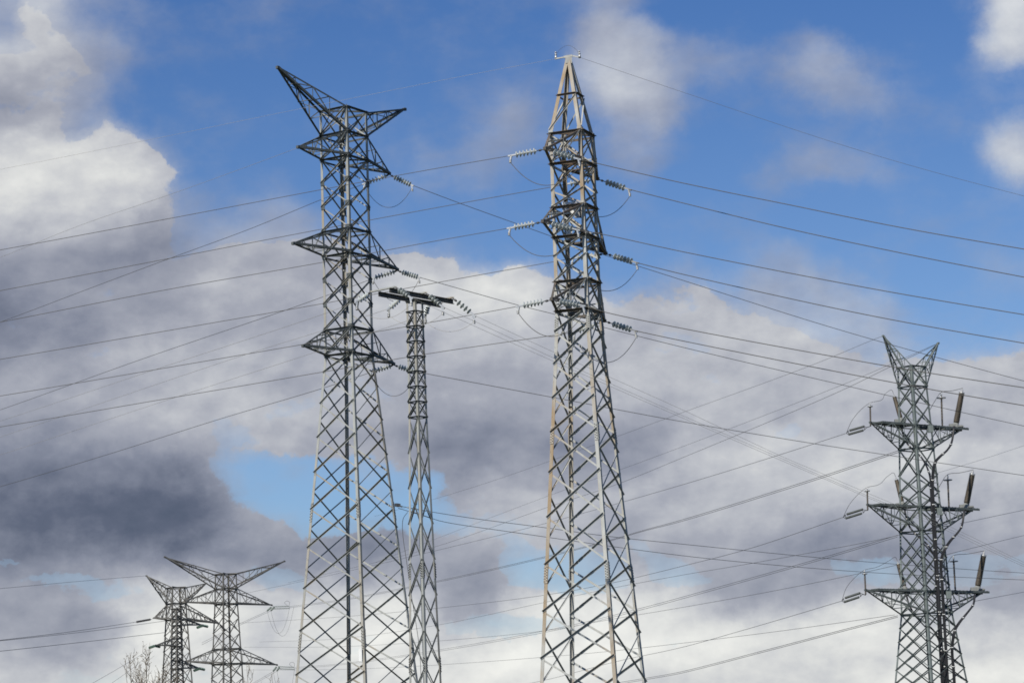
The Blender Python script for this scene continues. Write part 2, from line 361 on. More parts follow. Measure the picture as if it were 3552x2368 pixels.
# ------------------------------------------------------------------ lattice tower framework
class Tower:
    def __init__(s, x0, Y, yaw, prof): s.b = V((x0, Y, 0)); s.yaw = R(yaw); s.prof = prof
    def w(s, z):
        p = s.prof
        if z >= p[0][0]: return p[0][1]
        for (z1, w1), (z2, w2) in zip(p, p[1:]):
            if z >= z2: return w2+(w1-w2)*(z-z2)/(z1-z2)
        return p[-1][1]
    def c(s, k, z):
        a = {'R': 0, 'F': pi/2, 'L': pi, 'N': -pi/2}[k]+s.yaw; w_ = s.w(z); return s.b+V((w_*cos(a), w_*sin(a), z))
    def axis(s, z): return s.b+V((0, 0, z))
    def az(s, side): return s.yaw+R(225 if side == 'left' else 45)
ADJ = {'L': 'NF', 'N': 'LR', 'R': 'NF', 'F': 'RL'}
def legs(T, root, zs, size, m, name='leg'):
    for k in 'LNRF':
        b = MB()
        for z1, z2 in zip(zs, zs[1:]):
            p1, p2 = T.c(k, z1), T.c(k, z2)
            b.L(p2, p1, T.c(ADJ[k][0], z1)-p1, T.c(ADJ[k][1], z1)-p1, size, size*.11)
        b.build(name, m, root)
def face_n(T, a, b_, z):
    p, q = T.c(a, z), T.c(b_, z); m_ = (p+q)/2-T.axis(z); m_.z = 0; return m_.normalized()
def brace(b, p, q, n, size, mode, tl):
    """A: outside the face, flange standing out along the upper edge; B: inside, flange inward along the lower edge; C: inside, flange inward along the upper edge"""
    a = (q-p).normalized(); s = n.cross(a).normalized()
    if s.z < 0: s = -s
    if mode == 'A': o = n*.005+s*size*.5; b.L(p+o, q+o, -s, n, size)
    elif mode == 'B': o = -n*(tl+.006)-s*size*.5; b.L(p+o, q+o, s, -n, size)
    else: o = -n*(tl+.006)+s*size*.5; b.L(p+o, q+o, -s, -n, size)
# viewed from the front the dark outward braces rise to the right on L-N and F-R, fall to the right on N-R and L-F
# last two: modes of the diagonals that rise / fall to the right
FACES = (('L', 'N', 'A', 'B'), ('F', 'R', 'C', 'B'), ('N', 'R', 'B', 'A'), ('L', 'F', 'B', 'C'))
def xface(T, root, fa, zs, size, m, tl, name='cross_brace', span=1, one=None, size2=None):
    a, b_, mr_, mf_ = fa; acc = MB()
    if size2 is None: size2 = size
    for i in range(len(zs)-span):
        z1, z2 = zs[i], zs[i+span]; n = face_n(T, a, b_, z1); mb = acc if one else MB()
        up = (T.c(a, z2), T.c(b_, z1)); dn = (T.c(a, z1), T.c(b_, z2))
        brace(mb, *up, n, size, mr_, tl); brace(mb, *dn, n, size2, mf_, tl)
        if not one: mb.build(name, m, root)
    if one: acc.build(name, m, root)
def horiz(T, root, zs, size, m, tl, cross=True, name='horizontal_strut'):
    for z in zs:
        mb = MB()
        for a, b_, _, _ in FACES:
            n = face_n(T, a, b_, z); p, q = T.c(a, z), T.c(b_, z); mb.L(p+n*.012, q+n*.012, V((0, 0, -1)), n, size)
        if cross: mb.L(T.c('L', z), T.c('R', z), V((0, 0, 1)), V((0, 1, 0)), size*.8); mb.L(T.c('N', z)+V((0, 0, .02)), T.c('F', z)+V((0, 0, .02)), V((0, 0, 1)), V((1, 0, 0)), size*.8)
        mb.build(name, m, root)
def gussets(T, root, zs, size, m, keys='LNR', name='gusset_plate'):
    for z in zs:
        for k in keys:
            mb = MB(); p = T.c(k, z)
            for j in ADJ[k]:
                e = (T.c(j, z)-p).normalized(); n = (face_n(T, k, j, z)); mb.box(p+e*size*.5+n*.018, e*size*.5, V((0, 0, 1))*size*.6, n*.006)
            mb.build(name, m, root)
def arm(T, root, side, zt, zb, tip, sz, m, nseg=3, name='cross_arm', light=None, lat=.55):
    ks = ('L', 'N') if side == 'left' else ('R', 'F')
    ax_ = V((cos(T.az(side)), sin(T.az(side)), 0)); y = V((-ax_.y, ax_.x, 0))
    ch = MB(); la = MB(); P = {}
    for k, sg in zip(ks, (1, -1)):
        o = y*.05*(1 if (T.c(k, zb)-T.axis(zb)).dot(y) > 0 else -1)
        B0, T0 = T.c(k, zb), T.c(k, zt)
        n = o.normalized()
        ch.L(B0, tip+o, V((0, 0, 1)), -n, sz*1.35); ch.L(T0, tip+o+V((0, 0, .06)), V((0, 0, -1)), -n, sz)
        P[k] = (B0, T0, tip+o, n)
        for i in range(1, nseg+1):
            f = i/(nseg+1); b = B0.lerp(tip+o, f); t = T0.lerp(tip+o, f)
            if i < nseg+1: la.L(b, t, ax_, -n, sz*lat)
            f0 = (i-1)/(nseg+1); q = T0.lerp(tip+o, f0) if i % 2 else B0.lerp(tip+o, f0)
            la.L(q+n*.01, (b if i % 2 else t)+n*.01, V((0, 0, 1)), -n, sz*lat)
    (B1, T1, t1, _), (B2, T2, t2, _) = P[ks[0]], P[ks[1]]
    for i in range(1, nseg+1):
        f = i/(nseg+1); la.L(B1.lerp(t1, f), B2.lerp(t2, f), V((0, 0, 1)), ax_, sz*lat); la.L(T1.lerp(t1, f), T2.lerp(t2, f), V((0, 0, -1)), ax_, sz*lat)
        f0 = (i-1)/(nseg+1); q = (B1, B2, t1, t2) if i % 2 else (B2, B1, t2, t1)
        la.L(q[0].lerp(q[2], f0), q[1].lerp(q[3], f), V((0, 0, 1)), ax_, sz*lat)
    c = ch.build(name, m, root); la.build('lacing', light or m, c)
    p = MB(); p.box(tip+V((0, 0, .02)), ax_*.07, y*.06, V((0, 0, .06))); p.build('tip_plate', m, c)
    return c

# ------------------------------------------------------------------ insulators, wires, jumpers
def disc_mesh(name, m, rad=.128, pitch=.146):
    b = MB(); b.lathe([(.02, -pitch*.5), (.022, -.045), (.05, -.04), (.052, -.01), (rad*.6, 0), (rad, .022), (rad, .032), (rad*.8, .03), (rad*.55, .05), (rad*.5, .04), (.03, .045), (.018, pitch*.5)], 16)
    return b.mesh(name, m, V((0, 0, 0)))
DISC = disc_mesh('disc', MGL); DISCG = disc_mesh('disc', MGG, .15, .16); DISCY = disc_mesh('disc', MGY, .15, .16); DISCK = disc_mesh('disc', MDK, .15, .16)
def istring(p0, p1, n, label, f0=.2, f1=.82, dm=None, group=None, scale=1., clamp=True, name='insulator_string'):
    dm = dm or DISC; root = empty(name, p0, label, 'insulator', group)
    d = p1-p0; ln = d.length; q = d.to_track_quat('Z', 'Y'); dn = d.normalized()
    b = MB(); b.tube([p0, p0+d*f0], .017*scale, 6); b.tube([p0+d*f0, p0+d*f1], .02*scale, 6); b.tube([p0+d*f1, p1], .02*scale, 6); b.lathe([(.03*scale, 0), (.045*scale, .03), (.045*scale, .08), (.03*scale, .11)], 8, p0+d*(f0*.45), q.to_matrix())
    b.build('link_rod', MDK, root)
    for i in range(n):
        o = bpy.data.objects.new('disc', dm); COL.objects.link(o); o.parent = root; o.location = d*(f0+(f1-f0)*(i+.5)/n); o.rotation_mode = 'QUATERNION'; o.rotation_quaternion = q; o.scale = (scale,)*3
    if clamp:
        c = MB(); side = dn.cross(V((0, 0, 1))).normalized(); up = side.cross(dn)
        c.box(p1-dn*.06, dn*.17, side*.035, up*.03); c.bar(p1-dn*.02, p1-V((0, 0, .2))+dn*.03, .07, .06)
        for k in range(3): c.lathe([(.045, -.02), (.055, 0), (.045, .02)], 8, p1-V((0, 0, .17+.045*k))+dn*.03, q.to_matrix() @ Matrix.Rotation(pi/2, 3, 'X'))
        c.build('dead_end_clamp', MFIT, root)
    return root
def smooth(pts, n=8):
    out = []; P = [pts[0]*2-pts[1]]+pts+[pts[-1]*2-pts[-2]]
    for i in range(1, len(P)-2):
        a, b, c, d = P[i-1:i+3]; l0 = max((b-a).length, 1e-4)**.5; l1 = max((c-b).length, 1e-4)**.5; l2 = max((d-c).length, 1e-4)**.5
        m1 = (c-b)+((b-a)/l0-(c-a)/(l0+l1))*l1; m2 = (c-b)+((d-c)/l2-(d-b)/(l1+l2))*l1
        for k in range(n):
            t = k/n; out.append(b*(2*t**3-3*t*t+1)+m1*(t**3-2*t*t+t)+c*(-2*t**3+3*t*t)+m2*(t**3-t*t))
    return out+[pts[-1]]
def wire(px, Y0, Y1, label, rad=.013, m=None, group='overhead lines between the pylons', name='overhead_wire', cat='power line', n=8, ext=True):
    """px: picture positions from one end to the other; the span hangs in one upright plane from depth Y0 to Y1"""
    px = list(px)
    if ext:
        for e, (i, j) in ((0, (0, 1)), (1, (-1, -2))):
            x, y = px[i]
            if x <= 5 or x >= 3547:
                x2, y2 = px[j]; sg = -500 if x <= 5 else 500; q = (x+sg, y+(y-y2)/(x-x2)*sg*.93)
                Yx = (Y1-Y0)/(px[-1][0]-px[0][0]) if len(px) > 1 else 0
                if e == 0: px.insert(0, q); Y0 += Yx*sg
                else: px.append(q); Y1 += Yx*sg
    A, B = at(*px[0], Y0), at(*px[-1], Y1); az = math.atan2(B.y-A.y, B.x-A.x)
    pts = [A]+[hit(x, y, A, az) for x, y in px[1:-1]]+[B]
    b = MB(); b.tube(smooth(pts, n), rad, 5); o = b.build(name, m or MW, None, A); return tag(o, label, cat, group)
def hang(p0, p1, low, label, rad=.012, m=None, name='jumper_wire', group='jumper loops at the insulators', cat='jumper cable', skew=0):
    """slack loop between two points with its lowest point at height low"""
    pts = []
    dip0, dip1 = p0.z-low, p1.z-low; r = math.sqrt(max(dip0, .01)); s = math.sqrt(max(dip1, .01)); f0 = r/(r+s)
    for i in range(17):
        t = i/16; h = p0.lerp(p1, t); u = (t-f0)/(f0 if t < f0 else 1-f0); h.z = low+(dip0 if t < f0 else dip1)*abs(u)**2.1; pts.append(h)
    b = MB(); b.tube(pts, rad, 6); return tag(b.build(name, m or MW, None, p0.copy()), label, cat, group)
def dampers(px, Y, root=None): pass

# ================================================================== TOWER A : dark horned pylon left of centre
A = Tower(-7.278, 111, 11.51, [(31.78, 1.09), (20.58, 1.10), (6.5, 2.665), (0, 3.38)])
NA = 'big horned pylon'
ra = empty('lattice_pylon', A.b, 'tall dark lattice pylon with two upswept horns, left of the slim flat armed mast', 'pylon')
shaft = [31.78, 30.64, 29.52, 28.42, 27.32, 26.21, 25.08, 24.01, 22.88, 21.73, 20.58]
fa_ = [20.58, 19.8, 18.4, 16.89, 15.34, 13.71, 12.02, 10.24, 8.4, 6.5, 4.5, 2.4, .2]
fb_ = [20.58, 19.15, 17.65, 16.1, 14.5, 12.87, 11.1, 9.32, 7.45, 5.5, 3.5, 1.4]
legs(A, ra, [31.78, 20.58, 0], .125, MG)
for f in FACES: xface(A, ra, f, shaft, .062 if f in FACES[:2] else .05, MG if f[0] != 'N' else MGM, .014, size2=.05)  # unlit N-R face: its shade is put into the colour as darker steel
for f in FACES[:2]: xface(A, ra, f, fa_, .074, MG, .014, size2=.06)
for f in FACES[2:]: xface(A, ra, f, fb_, .042, MG, .014, size2=.048)
horiz(A, ra, [31.78, 30.64, 29.52, 26.21, 25.08, 21.73, 20.58], .085, MGD, .014)
gussets(A, ra, [30.64, 29.52, 28.42, 27.32, 26.21, 25.08, 24.0, 22.88, 21.73, 20.58], .2, MGD, 'LNRF')
def atip(T, side, px, py): return hit(px, py, T.b, T.az(side))
for side, pts in (('left', [(963, 236), (1034, 512), (1017, 846), (1052, 1201)]), ('right', [(1404, 381), (1350, 603), (1378, 936), (1365, 1263)])):
    for (px, py), (zt, zb), nm in zip(pts, [(31.78, 30.64), (30.64, 29.52), (26.21, 25.08), (21.73, 20.58)], ['earth_wire_horn', 'cross_arm', 'cross_arm', 'cross_arm']):
        t = atip(A, side, px, py)
        arm(A, ra, side, zt, zb, t, .075, MGD, 3 if 'horn' in nm else 2, nm, MGM, .5)
        if side == 'right' and nm == 'cross_arm': ra['_t%d' % zb] = tuple(t)
def splice(T, root, z, m, keys='LNRF', h=.42, wd=.12):
    for k in keys:
        p = MB(); c0 = T.c(k, z); todo = []
        for j in ADJ[k]:
            e = (T.c(j, z)-c0).normalized(); n = face_n(T, k, j, z); slope = (T.c(k, z+h)-T.c(k, z-h)).normalized()
            p.box(c0+e*(wd*.5+.004)+n*.012, e*wd*.5, slope*h, n*.007)
            for a_ in range(6):
                for s_ in (-1, 1):
                    todo.append(([(.019, 0), (.019, .02)], 6, c0+e*(wd*.5+s_*wd*.24)+n*.0195+slope*(h*.84*(a_-2.5+s_*.2)/2.8), n.to_track_quat('Z', 'Y').to_matrix(), False))
        p.split = len(p.f)
        for t_ in todo: p.lathe(*t_)
        p.build('splice_plate', (m, MDK), root)
for z in (13.6, 7.9): splice(A, ra, z, MG)
b = MB(); c0 = A.c('N', 7.2); nL = face_n(A, 'L', 'N', 7.2); e = (A.c('L', 7.2)-c0).normalized(); b.box(c0+e*.16+nL*.06, e*.08, nL*.015, V((0, 0, .27))); b.build('number_plate', MWHT, ra)
b = MB(); q_ = face_n(A, 'L', 'N', 25).to_track_quat('Z', 'Y').to_matrix(); b.lathe([(.14, 0), (.15, .01), (.15, .03)], 16, A.c('L', 25.05)+face_n(A, 'L', 'N', 25)*.05+(A.c('N', 25)-A.c('L', 25)).normalized()*.14, q_); b.build('round_plate', MG, ra)

tipsA = [atip(A, 'right', 1350, 606), atip(A, 'right', 1378, 939), atip(A, 'right', 1365, 1266)]
nm3 = ['top', 'middle', 'lowest']
cl = [((1264, 637), (1428, 642)), ((1296, 964), (1452, 961)), ((1286, 1290), (1444, 1289))]
low = [720, 1046, 1374]; AL = []
for i, (t, (l, r)) in enumerate(zip(tipsA, cl)):
    pl, pr = at(*l, t.y+.35), at(*r, t.y-.3)
    istring(t, pl, 7, 'glass insulator string pulling left from the %s right arm tip of the %s' % (nm3[i], NA), .08, .92, group='disc insulator strings')
    istring(t, pr, 7, 'glass insulator string pulling right from the %s right arm tip of the %s' % (nm3[i], NA), .2, .95, group='disc insulator strings')
    hang(pl-V((0, 0, .15)), pr-V((0, 0, .15)), at(1340, low[i], t.y).z, 'slack jumper wire hanging under the %s right arm tip of the %s' % (nm3[i], NA), .011)
    AL.append((pl, pr))

# ================================================================== TOWER B : rust-streaked pylon with a pointed top
B = Tower(2.613, 96, 21.65, [(29.53, .13), (28.05, .54), (26.47, .955), (19.43, .97), (17.33, 1.125), (6.14, 2.10), (0, 2.62)])
NB = 'pointed pylon'
rb = empty('lattice_pylon', B.b, 'tall pale rust streaked lattice pylon with a pointed top, in the centre', 'pylon')
MRL = mat('rusty_leg_steel', (.44, .445, .42), .6, 0, (.34, .345, .325), 4, (.29, .215, .13), .47)
legs(B, rb, [29.5, 28.05, 26.47, 19.43, 17.33, 0], .14, MRL)
sh = [25.26, 24.15, 23.52]; sh2 = [22.34, 21.6, 20.58]
fa_ = [19.43, 18.6, 17.33, 16.01, 14.7, 13.15, 11.44, 9.65, 7.89, 6.14, 4.3, 2.4, .3]
fb_ = [19.43, 18.0, 16.65, 15.3, 13.95, 12.32, 10.6, 8.82, 7.05, 5.2, 3.3, 1.3]
for f in FACES:
    xface(B, rb, f, [26.47, 25.26, 24.15, 23.52], .058, MR_, .016); xface(B, rb, f, [23.52, 22.34, 21.55, 20.58, 19.43], .062, MR_, .016)
    mb = MB(); n = face_n(B, f[0], f[1], 27); brace(mb, B.c(f[0], 26.6), B.c(f[1], 27.95), n, .055, 'A', .016); mb.build('diagonal_brace', MR_, rb)
for f in FACES[:2]: xface(B, rb, f, fa_, .088, MR_, .016, size2=.07)
for f in FACES[2:]: xface(B, rb, f, fb_, .052, MR_, .016, size2=.055)
horiz(B, rb, [28.05], .075, MBR, .016, False); horiz(B, rb, [26.47, 25.26, 23.52, 22.34, 20.58, 19.43], .1, MBR, .016)
gussets(B, rb, [26.47, 25.26, 23.52, 22.34, 20.58, 19.43], .17, MR_, 'LNRF')
for z in (14.6, 9.3): splice(B, rb, z, MR_, 'LNRF', .34, .13)
splice(B, rb, 18.85, MR_, 'LNR', .3, .13)
b = MB(); tp = B.axis(29.5); dl = (at(2018, 203, 95.6)-at(1925, 205, 96.2)).normalized()
b.bar(at(1925, 205, 96.2), at(1957, 199, 96.05), .05); b.bar(at(1957, 199, 96.05), at(1985, 194, 96), .085, .09); b.bar(at(1985, 194, 96), at(2014, 200, 95.8), .05)
b.box(tp+V((0, 0, -.05)), V((.13, 0, 0)), V((0, .13, 0)), V((0, 0, .12))); o = b.build('peak_cap', MR_, rb)
for p in (at(1928, 196, 96.2), at(2010, 193, 95.8)):
    b = MB(); b.lathe([(.05, -.1), (.05, 0), (.025, .02), (.025, .05), (.05, .06), (.05, .09), (.02, .1), (.02, .14), (.04, .15), (.04, .18)], 10, p); b.build('wire_clamp', MFIT, rb)
hang_pts = smooth([at(1928, 192, 96.2), at(1945, 170, 96.1), at(1971, 158, 96), at(1996, 170, 95.9), at(2010, 190, 95.8)], 5)
b = MB(); b.tube(hang_pts, .006, 5); b.build('earth_wire_bridge', MW, rb)
tipsB = []
for side, pts in (('left', [(1891, 518), (1883, 770), (1914, 1040)]), ('right', [(2073, 622), (2101, 880), (2097, 1114)])):
    for (px, py), (zt, zb) in zip(pts, [(26.47, 25.26), (23.52, 22.34), (20.58, 19.43)]):
        t = atip(B, side, px, py); tipsB.append(t); c = arm(B, rb, side, zt, zb, t, .085, MBR, 1, 'cross_arm', MR_, .6)
# equipment on B
def plate(T, z, key, f, wx, hz, m, root, name, out=.08, face=('L', 'N')):
    a_, b_ = T.c(face[0], z), T.c(face[1], z); e = (b_-a_).normalized(); n = face_n(T, *face, z); b = MB()
    b.box(a_.lerp(b_, f)+n*out, e*wx, n*.02, V((0, 0, hz))); return b.build(name, m, root)
for (px, py, Yd, wx, hz, m) in ((1972, 722, 96.7, .23, .24, MWHT), (2003, 738, 96.5, .12, .2, MFIT), (2017, 738, 96.2, .07, .2, MDK), (1974, 815, 96.7, .13, .2, MWHT), (2018, 838, 96.2, .06, .15, MDK)):
    b = MB(); b.box(at(px, py, Yd), V((wx, 0, 0)), V((0, .05, 0)), V((0, 0, hz))); o = b.build('equipment_box' if m is MDK else 'warning_plate', m, rb)
BL = [((1772, 540), (2008, 552)), ((1768, 791), (2004, 797)), ((1799, 1062), (2024, 1060)), ((1963, 639), (2182, 657)), ((1986, 896), (2208, 911)), ((1993, 1152), (2204, 1147))]
lows = [648, 893, 1170, 757, 1013, 1260]
side_n = ['left']*3+['right']*3
for i, (t, (l, r)) in enumerate(zip(tipsB, BL)):
    pl, pr = at(*l, t.y+.45), at(*r, t.y-.75)
    istring(t, pl, 6, 'glass insulator string pulling left from the %s %s arm tip of the %s' % (nm3[i % 3], side_n[i], NB), .24, .86, group='disc insulator strings')
    istring(t, pr, 6, 'glass insulator string pulling right from the %s %s arm tip of the %s' % (nm3[i % 3], side_n[i], NB), .24, .86, group='disc insulator strings')
    hang(pl-V((0, 0, .3)), pr-V((0, 0, .3)), at((l[0]+r[0])/2, lows[i], t.y).z, 'slack jumper wire looping under the %s %s arm of the %s' % (nm3[i % 3], side_n[i], NB), .013)

# ================================================================== MAST C : slim mast with twin beams
xc = at(1457, 1700, 85).x
Cc = Tower(xc, 85, 3.5, [(17.95, .29), (13.9, .32), (0, .66)]); NCm = 'slim flat-armed mast'
rc = empty('lattice_mast', Cc.b, 'slim lattice mast with a flat twin beam crossarm beside the big horned pylon', 'mast')
legs(Cc, rc, [17.95, 13.9, 0], .085, MG)
zs = [17.6-.52*i for i in range(8)]
for f in FACES: xface(Cc, rc, f, zs, .038, MGD, .01, size2=.022)
horiz(Cc, rc, zs+[17.95], .045, MGD, .01, False)
zs2 = [13.9-.62*i for i in range(22)]; zs3 = [13.9-.62*i for i in range(22)]
for f in FACES: xface(Cc, rc, f, [13.9-1.2*i for i in range(12)] if f[2] else [13.9, 13.3]+[12.1-1.2*i for i in range(10)], .036, MGM, .01, size2=.028)
for z in (8.75, 5.6): splice(Cc, rc, z, MG, 'LNR', .28, .08)
b1 = (at(1350, 1012, 83.4), at(1572, 1070, 85.9)); b2 = (at(1312, 1022, 84.0), at(1532, 1076, 86.5))
for p, q in (b1, b2):
    zz = 17.98; p.z = zz; q.z = zz; b = MB(); nrm = (q-p).cross(V((0, 0, 1))).normalized(); b.C(p, q, V((0, 0, 1)), nrm, .16, .07, .012); b.build('crossarm_beam', MCH, rc)
bd = (b1[1]-b1[0]).normalized(); bn = V((-bd.y, bd.x, 0))
CX = []
for f in (.03, .50, .93):
    p = b1[0].lerp(b1[1], f)+V((0, 0, .17)); p1 = p-bn*.18; p2 = p+bn*.95
    b = MB(); b.C(p1, p2, bd, V((0, 0, 1)), .09, .05, .008); b.build('string_bracket', MG, rc); CX.append((p1, p2))
cpl = [((1240, 1045)), ((1350, 1070)), ((1476, 1092))]; cpr = [(1424, 1031), (1534, 1063), (1642, 1092)]; pos3 = ['left', 'middle', 'right']
CL = []
for i in range(3):
    p1, p2 = CX[i]; pl, pr = at(*cpl[i], p2.y+.3), at(*cpr[i], p1.y-.25)
    istring(p2, pl, 4, 'glass insulator string pulling left from the %s end bracket of the twin beam crossarm' % pos3[i] if i != 1 else 'glass insulator string pulling left from the centre bracket of the twin beam crossarm', .12, .85, group='disc insulator strings', scale=.85)
    istring(p1, pr, 4, 'glass insulator string pulling right from the %s bracket of the twin beam crossarm' % pos3[i], .2, .85, group='disc insulator strings', scale=.85)
    hang(pl-V((0, 0, .25)), pr-V((0, 0, .25)), pl.z-.75, 'thin pale jumper wire slung under the %s part of the twin beam crossarm' % pos3[i], .006, MWB)
    CL.append((pl, pr))

# ================================================================== TOWER T : right pylon with cable terminations
T = Tower(27.133, 170, -7.78, [(28.46, .974), (27.09, .99), (22.84, 1.2), (17.23, 1.476), (11.71, 1.726), (7.12, 2.417), (0, 3.45)]); NT = 'right hand pylon'
rt = empty('lattice_pylon', T.b, 'grey green lattice pylon at the right carrying brown cable terminations on three platforms', 'pylon')
legs(T, rt, [28.46, 27.09, 22.84, 17.23, 11.71, 7.12, 0], .15, MT)
for f in FACES: xface(T, rt, f, [28.46, 27.09, 25.75, 24.4, 22.84, 21.0, 19.85, 18.85, 17.23], .075, MT, .017)
zs = [17.23-.92*i for i in range(19)]
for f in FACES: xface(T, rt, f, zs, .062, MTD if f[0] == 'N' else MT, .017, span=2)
horiz(T, rt, [28.46, 27.09, 24.4, 22.84, 18.85, 17.23, 13.2, 11.71], .09, MT, .017)
gussets(T, rt, [27.09, 24.4, 22.84, 18.85, 17.23, 13.2, 11.71], .22, MT, 'LNR')
for side, tp in (('left', (3063, 1166)), ('right', (3255, 1191))):
    arm(T, rt, side, 28.46, 27.09, atip(T, side, *tp), .075, MT, 3, 'earth_wire_horn', None, .6)
ax_l = V((cos(T.az('left')), sin(T.az('left')), 0)); yy = V((-ax_l.y, ax_l.x, 0))
TL = [(24.4, 22.84), (18.85, 17.23), (13.2, 11.71)]
ltip = [(3019, 1478), (3010, 1769), (3003, 2063)]; rtip = [(3333, 1490), (3371, 1778), (3405, 2062)]
for i, (zt, zb) in enumerate(TL):
    for side, tp in (('left', ltip[i]), ('right', rtip[i])):
        t = atip(T, side, *tp); t.z = zt+ (0 if side == 'left' else -.05)
        c = arm(T, rt, side, zt, zb, t, .08, MTD, 3, 'cross_arm', MT, .6)
        ad = ax_l if side == 'left' else -ax_l; st = T.axis(zt+.1)+ad*.5; ln = (t-T.axis(t.z)).length-(1.3 if side == 'left' else .1)
        b = MB()
        for s_ in (-.38, .38): b.C(st+yy*s_, st+ad*ln+yy*s_, V((0, 0, -1)), yy*(-s_), .14, .06, .01)
        for k in range(16): q = st+ad*(ln*(k+.5)/16); b.bar(q-yy*.36+V((0, 0, .01)), q+yy*.36+V((0, 0, .01)), .09, .03)
        b.build('platform', MTD, c)
for i, (px, py) in enumerate([(3228, 1487), (3259, 1773), (3291, 2062)]):
    b = MB(); b.box(at(px, py, 169), V((.17, 0, 0)), V((0, .12, 0)), V((0, 0, .24))); b.build('control_box', MT, rt)
# cable terminations (thing > sheds, cap, base)
def term(p0, p1, rad, label):
    root = empty('cable_termination', p0, label, 'termination', 'brown cable terminations on the right pylon'); d = p1-p0; q = d.to_track_quat('Z', 'Y').to_matrix(); ln = d.length
    b = MB(); prof = [(rad*.8, 0)]; n = 24
    for k in range(n):
        f = k/n; r = rad*(1-.12*f); z = ln*(.04+.9*f); prof += [(r*.80, z), (r, z+ln*.01), (r*.8, z+ln*.03)]
    b.lathe(prof, 16, p0, q); b.build('shed_column', MPO, root)
    c = MB(); c.lathe([(rad*.85, ln*.94), (rad*.85, ln*.97), (rad*.35, ln*.985), (rad*.3, ln*1.05), (rad*.12, ln*1.06), (rad*.12, ln*1.12)], 12, p0, q); c.build('top_cap', MFIT, root)
    e = MB(); e.lathe([(rad*1.05, -ln*.09), (rad*1.05, -ln*.05), (rad*.8, -ln*.04), (rad*.85, .0)], 12, p0, q)
    e.box(p0-d.normalized()*ln*.12, V((rad*1.9, 0, 0)), V((0, rad*1.4, 0)), V((0, 0, .05))); e.bar(p0+V((-rad*1.7, -.1, -.28)), p0+V((rad*1.9, -.1, -.28)), .2, .12); e.box(p0+V((-rad*1.1, -.2, -.3)), V((.28, 0, 0)), V((0, .15, 0)), V((0, 0, .2))); e.build('support_base', MGM2, root)
    return p0+d*1.1
def post(p0, p1, rad, label, ring, cat='insulator'):
    root = empty('post_insulator', p0, label, cat, 'post insulators on the right pylon'); h = (p1-p0).length; q = (p1-p0).to_track_quat('Z', 'Y').to_matrix()
    b = MB(); prof = [(rad*.5, 0)]
    for k in range(20): z = h*(.03+.85*k/20); prof += [(rad*.55, z), (rad, z+h*.012), (rad*.55, z+h*.028)]
    prof += [(rad*.4, h*.9)]; b.lathe(prof, 12, p0, q); b.build('shed_column', MPO, root)
    c = MB(); c.lathe([(rad*.5, h*.88), (rad*.7, h*.92), (rad*.5, h*.97), (rad*.3, h)], 10, p0, q); cen = p0+(p1-p0)*ring[1]
    pts = [cen+V((cos(a*pi/10), sin(a*pi/10), 0))*ring[0] for a in range(21)]; c.tube(pts, .035, 6)
    for a in (0, 2*pi/3, 4*pi/3): c.bar(cen, cen+V((cos(a), sin(a), 0))*ring[0], .035, .035)
    c.build('grading_ring', MFIT, root); return p1
def span(pts, rad, label, m=None, name='jumper_wire', group='bare leads between the terminations and posts', cat='jumper cable', n=6):
    b = MB(); b.tube(smooth(pts, n), rad, 6); return tag(b.build(name, m or MW, None, pts[0].copy()), label, cat, group)
arms_n = ['top', 'middle', 'lowest']
rT = [((3317, 1466), (3337, 1357)), ((3353, 1745), (3374, 1639)), ((3392, 2031), (3413, 1920))]
lT = [((3124, 1450), (3102, 1374)), ((3129, 1740), (3109, 1661)), ((3137, 2033), (3115, 1953))]
rP = [((3269, 1482), (3265, 1360)), ((3292, 1765), (3287, 1645)), ((3314, 2050), (3307, 1926))]
lP = [((3020, 1478), (3018, 1397)), ((3010, 1769), (3008, 1690)), ((3003, 2062), (2999, 1976))]
ts = [((3006, 1482), (2936, 1502)), ((3002, 1769), (2925, 1793)), ((2992, 2059), (2920, 2083))]
TS = []
